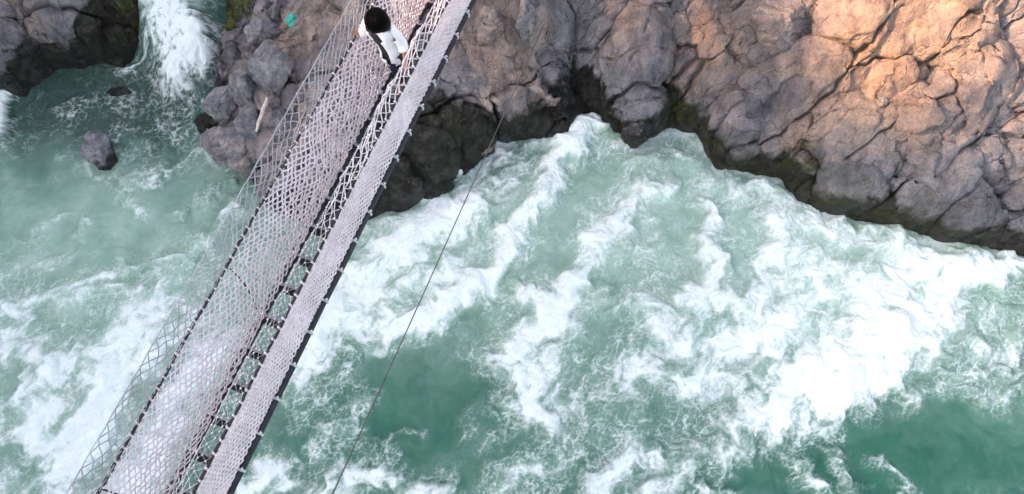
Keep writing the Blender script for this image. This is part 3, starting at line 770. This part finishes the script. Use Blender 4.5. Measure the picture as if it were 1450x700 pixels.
def box_between(a, b, w, h):
    d = b-a; L = np.linalg.norm(d); d = d/L; u = np.cross(d, [0, 0, 1.]); u /= np.linalg.norm(u); z = np.cross(u, d)
    V = []
    for e in (a, b):
        for su, sz in ((-1, -1), (1, -1), (1, 1), (-1, 1)): V.append(e + u*su*w/2 + z*sz*h/2)
    return np.array(V), np.array([[0, 1, 2, 3], [4, 5, 6, 7], [0, 1, 5, 4], [1, 2, 6, 5], [2, 3, 7, 6], [3, 0, 4, 7]])
for k in range(int((S1-S0)/STEP)):
    s = S0 + (k+.98)*STEP + random.uniform(-.015, .015)
    a = LB(np.array([s]))[0]; b = RB(np.array([s]))[0]; d = (b-a)/np.linalg.norm(b-a)
    dz = np.array([0, 0, -.02]); o_ = DIR*.055
    bpart('cross_bar', [box_between(a+d*.055+dz-o_, b-d*.055+dz-o_, .105, .07)], M_beam)
    bpart('batten', [box_between(a+d*.055+dz+o_*.6, b-d*.055+dz+o_*.6, .045, .05)], M_batten)
def shrink(A, B, t, dz):
    return lambda s: A(s)*(1-t)+B(s)*t + np.array([[0, 0, dz]])
pd, _ = net(shrink(LB, RB, .05, -.075), shrink(LB, RB, .95, -.075), .115, 12, .0055, -.02, False, .008, 12)
bpart('deck_mesh', pd, M_wire)
mid = shrink(LB, RB, .5, -.06)
bpart('deck_wire', path_tube(mid(np.arange(S0, S1, .4)), .012, 6), M_wire)

# ------------------------------------------------------------------ hanging cable
p0 = on_final(776, 22); p0 = P(776, 22, p0[2]+.03)
knots_ = [(720, 165, None)]
t = np.linspace(0, 1, 40)
end = P(470, 702, 4.6); e2 = end + (end-P(645, 320, 3.0))*.9
mid = P(655, 293, 2.15)
pts = []
for k in np.linspace(0, 1, 50):
    # quadratic arc through anchor, middle, lower edge and beyond
    pts.append(p0*(k-.42)*(k-1)/(.42) + mid*k*(k-1)/(.42*(.42-1)) + end*k*(k-.42)/(1-.42))
pts = np.array(pts); pts = np.concatenate([pts, [end + (pts[-1]-pts[-2])*j*3 for j in range(1, 12)]])
o = link('cable', merge(*path_tube(pts, .0125, 7)), plain('rusty_cable', (.12, .095, .085), .8, .4, 2.5))
tag(o, 'thin rusty cable slung from the cliff across the rapids right of the bridge', 'cable')

# ------------------------------------------------------------------ person on the bridge
def skin(name, verts, edges, mat, parent=None, sub=2, root=0):
    """verts: (x,y,z,r) grown into one continuous surface"""
    me = bpy.data.meshes.new(name); me.from_pydata([v[:3] for v in verts], edges, []); me.update()
    o = bpy.data.objects.new(name, me); C.objects.link(o)
    m = o.modifiers.new('s', 'SKIN'); m.use_smooth_shade = True
    if not me.skin_vertices: me.attributes.update() if hasattr(me.attributes, 'update') else None
    for i, v in enumerate(verts):
        r = v[3] if len(v) == 4 else None
        me.skin_vertices[0].data[i].radius = (v[3], v[3]) if len(v) == 4 else (v[3], v[4])
        me.skin_vertices[0].data[i].use_root = (i == root)
    sb = o.modifiers.new('d', 'SUBSURF'); sb.levels = sub; sb.render_levels = sub
    dg = bpy.context.evaluated_depsgraph_get(); dg.update()
    nm = bpy.data.meshes.new_from_object(o.evaluated_get(dg)); nm.name = name
    bpy.data.objects.remove(o); bpy.data.meshes.remove(me)
    nm.polygons.foreach_set('use_smooth', np.ones(len(nm.polygons), bool)); nm.materials.clear()
    return link(name, nm, mat, parent)
PS_ = 1.24
foot = P(575, 122, DZ+.012); rz = -az + R(6)
# keep the feet over the deck: between the two beams
person = empty('person', tuple(foot), rz)
tag(person, 'dark haired person in open white jacket and black top walking on the bridge', 'person')
person.scale = (PS_, PS_, PS_)
Mi = Matrix.Translation(Vector(foot)) @ Matrix.Rotation(rz, 4, 'Z') @ Matrix.Scale(PS_, 4); Mi = Mi.inverted()
hr = LH(np.array([float((P(509, 53, HZ)-ORG)@DIR)]))[0]; hl = Mi @ Vector(hr)
hl = Vector((hl.x, hl.y, hl.z+.03))
print('HAND local', hl, 'foot', foot)
# joints (x: person's left is +x; facing -y), walking, head bowed, leaning towards the rope hand
HIP = Vector((-.10, .02, .88)); CH = Vector((-.185, -.02, 1.27)); NK = Vector((-.13, -.06, 1.43))
shR = CH + Vector((-.17, -.02, .07)); shL = CH + Vector((.18, .0, .05))
wrR = hl + (shR-hl).normalized()*.15
elR = (shR+wrR)/2 + Vector((.0, .03, -.12))
elL = shL + Vector((.13, .0, -.25)); wrL = elL + Vector((.06, -.16, -.16))
V, E = [], []
def add(p, r, to=None):
    V.append((p[0], p[1], p[2], r)); i = len(V)-1
    if to is not None: E.append((to, i))
    return i
root = add(HIP, .115); sp1 = add(HIP.lerp(CH, .45), .105, root); sp2 = add(CH, .105, sp1); nk = add(NK, .052, sp2)
hd0 = add(NK+Vector((.0, -.05, .07)), .062, nk); hd1 = add(NK+Vector((.0, -.075, .15)), .088, hd0); hd2 = add(NK+Vector((0, -.06, .235)), .07, hd1)
nose = add(NK+Vector((0, -.185, .11)), .016, hd1)
def arm(sh, el, wr, pal_dir, curl):
    s = add(sh, .048, sp2); e0 = add(el, .038, s); w = add(wr, .029, e0)
    pd = pal_dir.normalized(); side = pd.cross(Vector((0, 0, 1))).normalized()
    pm = add(Vector(wr)+pd*.06, .03, w)
    for k, (off, L) in enumerate(((-.030, .072), (-.010, .082), (.010, .077), (.030, .060))):
        b0 = Vector(wr)+pd*.088+side*off; f1 = add(b0, .0105, pm)
        f2 = add(b0+pd*L*.5+Vector((0, 0, -curl*.3*L)), .0095, f1); add(b0+pd*L*.78+Vector((0, 0, -curl*.85*L)), .008, f2)
    tb = add(Vector(wr)+pd*.035-side*.042, .012, w); add(Vector(wr)+pd*.075-side*.062+Vector((0, 0, -.02*curl)), .010, tb)
arm(shR, elR, wrR, (hl-wrR)+Vector((0, 0, .03)), 1.0)
arm(shL, elL, wrL, (wrL-elL), .5)
for sx, ky, fy in ((-.075, -.05, -.08), (.085, .02, .22)):
    hp = add(HIP+Vector((sx, 0, -.05)), .092, root); kn = add((sx+.0, ky*.8, .48), .058, hp); an = add((sx+.03, fy+.05, .09), .036, kn); bl = add((sx+.035, fy-.09, .045), .032, an); add((sx+.035, fy-.15, .035), .024, bl)
M_skin = plain('skin', (.34, .155, .095), .55, .12, 9)
body = skin('body', V, E, M_skin, person)
# trousers, black top, jacket follow the body
M_black = plain('black_cloth', (.022, .022, .027), .85, .3, 12); M_navy = plain('dark_navy_cloth', (.016, .02, .04), .85, .3, 10); M_white = plain('white_cloth', (.80, .82, .84), .8, .05, 6)
V, E = [], []
root = add(HIP+Vector((0, 0, .02)), .135)
for sx, ky, fy in ((-.075, -.05, -.08), (.085, .02, .22)):
    hp = add(HIP+Vector((sx, 0, -.07)), .112, root); kn = add((sx, ky*.8, .48), .082, hp); add((sx+.025, fy+.045, .15), .07, kn)
skin('trousers', V, E, M_navy, person)
V, E = [], []
hem = add(HIP+Vector((0, 0, -.22)), .15); root = add(HIP+Vector((0, 0, .0)), .15, hem); s1 = add(HIP.lerp(CH, .45), .128, root); s2 = add(CH, .142, s1); add(CH+Vector((-.015, -.02, .085)), .10, s2)
skin('black_top', V, E, M_black, person)
V, E = [], []
hem = add(HIP+Vector((.0, .0, -.35)), .215); root = add(HIP+Vector((.01, .015, .02)), .198, hem); s1 = add(HIP.lerp(CH, .42)+Vector((.01, .01, 0)), .155, root); s2 = add(CH+Vector((0, .015, 0)), .165, s1); add(CH+Vector((-.015, -.0, .095)), .095, s2)
for sh, el, wr, q in ((shR, elR, wrR, .45), (shL, elL, wrL, .55)):
    s = add(sh, .092, s2); e0 = add(el, .082, s); add(Vector(el).lerp(Vector(wr), q), .078, e0)
jk = skin('jacket', V, E, M_white, person)
bm = bmesh.new(); bm.from_mesh(jk.data)
kill = []
for f in bm.faces:
    p = f.calc_center_median(); cx = HIP.x + (CH.x-HIP.x)*(p.z-HIP.z)/(CH.z-HIP.z)
    if p.y < -.03 and -.115+.11*max(0, 1.15-p.z) < p.x-cx < .05-.03*max(0, 1.15-p.z) and p.z > .38 : kill.append(f)
    elif p.z < HIP.z-.46 and abs(p.x-HIP.x) < .14: kill.append(f)
bmesh.ops.delete(bm, geom=list(set(kill)), context='FACES'); bm.to_mesh(jk.data); bm.free()
tx = bpy.data.textures.new('folds', 'CLOUDS'); tx.noise_scale = .11
fm = jk.modifiers.new('folds', 'DISPLACE'); fm.texture = tx; fm.strength = .05; fm.mid_level = .5
so = jk.modifiers.new('thick', 'SOLIDIFY'); so.thickness = .012
# hair: a full bob falling over the bowed face
bm = bmesh.new(); bmesh.ops.create_icosphere(bm, subdivisions=5, radius=1.0)
hc = NK + Vector((0, -.045, .155))
for v in bm.verts:
    p = v.co.copy(); fr = max(0.0, -p.y)
    r = 1.0 + .012*math.sin(14*math.atan2(p.x, p.y)+3*p.z)*(1-abs(p.z))
    q = Vector((p.x*.160*r, p.y*.165*r, p.z*.17)); lock = .010*math.sin(9*math.atan2(p.x, p.y)+1.3) + .006*math.sin(23*math.atan2(p.x, p.y)); q.z += lock*max(0, -p.z*1.6) - .20*max(0, -p.z-.15)*min(1, max(0, (p.y+.6)*2))
    if p.z < -.1: q.x *= 1+.18*(-p.z); q.y *= 1+.1*(-p.z)
    if p.z > .75 and abs(p.x) < .25: q.z -= .012*(1-abs(p.x)/.25)
    if p.y < -.55 and p.z < -.25: q.z = max(q.z, -.05); q.y += .03
    v.co = hc + q
bmesh.ops.rotate(bm, verts=bm.verts, cent=hc, matrix=Matrix.Rotation(R(18), 3, 'X'))
me = bpy.data.meshes.new('hair'); bm.to_mesh(me); bm.free(); me.polygons.foreach_set('use_smooth', np.ones(len(me.polygons), bool))
t = NT('black_hair'); t.set('Base Color', (.002, .0016, .0016)); t.set('Roughness', .4); t.set('Specular IOR Level', .03)
wv = t.new('ShaderNodeTexWave'); wv.inputs['Scale'].default_value = 30; wv.inputs['Distortion'].default_value = 4; wv.inputs['Detail'].default_value = 3
t.L(t.new('ShaderNodeTexCoord').outputs['Object'], wv.inputs['Vector']); t.set('Normal', t.bump(wv.outputs['Fac'], .5, .01))
link('hair', me, t.m, person)
M_eye = plain('eye', (.05, .03, .02), .2, .1)
for sx in (-.034, .034):
    bm = bmesh.new(); bmesh.ops.create_uvsphere(bm, u_segments=12, v_segments=8, radius=.013)
    me = bpy.data.meshes.new('eye'); bm.to_mesh(me); bm.free(); e = link('eye', me, M_eye, person); e.location = NK+Vector((sx, -.155, .15))
M_shoe = plain('pink_sandal', (.55, .20, .20), .6, .15)
for sx, fy in ((-.075, -.08), (.085, .22)):
    parts = path_tube([(sx+.03, fy+.1, .03), (sx+.033, fy+.04, .032), (sx+.035, fy-.06, .03), (sx+.036, fy-.15, .026), (sx+.036, fy-.18, .024)], [.028, .042, .05, .044, .02], 10)
    link('sandal', merge(*[(V_*np.array([1, 1, 1.0]), F_) for V_, F_ in parts]), M_shoe, person)

# ------------------------------------------------------------------ camera, sun, sky
cam = bpy.data.cameras.new('camera'); co = bpy.data.objects.new('camera', cam); C.objects.link(co)
cam.sensor_width = 36; cam.lens = F/1450*36; cam.clip_end = 500
co.location = (0, 0, CAMZ); co.rotation_euler = (math.pi/2-PITCH, 0, 0)
bpy.context.scene.camera = co
SUN_EL, SUN_AZ = R(25), R(-97)       # azimuth from +Y towards +X: the sun stands to the left
sv = Vector((math.sin(SUN_AZ)*math.cos(SUN_EL), math.cos(SUN_AZ)*math.cos(SUN_EL), math.sin(SUN_EL)))
sun = bpy.data.lights.new('sun', 'SUN'); so = bpy.data.objects.new('sun', sun); C.objects.link(so)
so.rotation_euler = sv.to_track_quat('Z', 'Y').to_euler(); sun.energy = 4.8; sun.angle = R(5); sun.color = (1.0, .58, .32)
w = bpy.data.worlds.new('World'); bpy.context.scene.world = w; w.use_nodes = True
nt = w.node_tree; bg = nt.nodes['Background']; sk = nt.nodes.new('ShaderNodeTexSky'); sk.sky_type = 'NISHITA'; sk.sun_disc = False
sk.sun_elevation = SUN_EL; sk.sun_rotation = SUN_AZ; sk.air_density = 1.0; sk.dust_density = 3.0
hs = nt.nodes.new('ShaderNodeHueSaturation'); hs.inputs['Saturation'].default_value = .5
nt.links.new(sk.outputs[0], hs.inputs['Color']); nt.links.new(hs.outputs[0], bg.inputs[0]); bg.inputs[1].default_value = .15
sc = bpy.context.scene
sc.view_settings.view_transform = 'Standard'; sc.view_settings.look = 'None'; sc.view_settings.gamma = 1; sc.view_settings.use_curve_mapping = False
sc.view_settings.exposure = 1.95
sc.cycles.max_bounces = 5; sc.cycles.diffuse_bounces = 3; sc.cycles.use_denoising = True
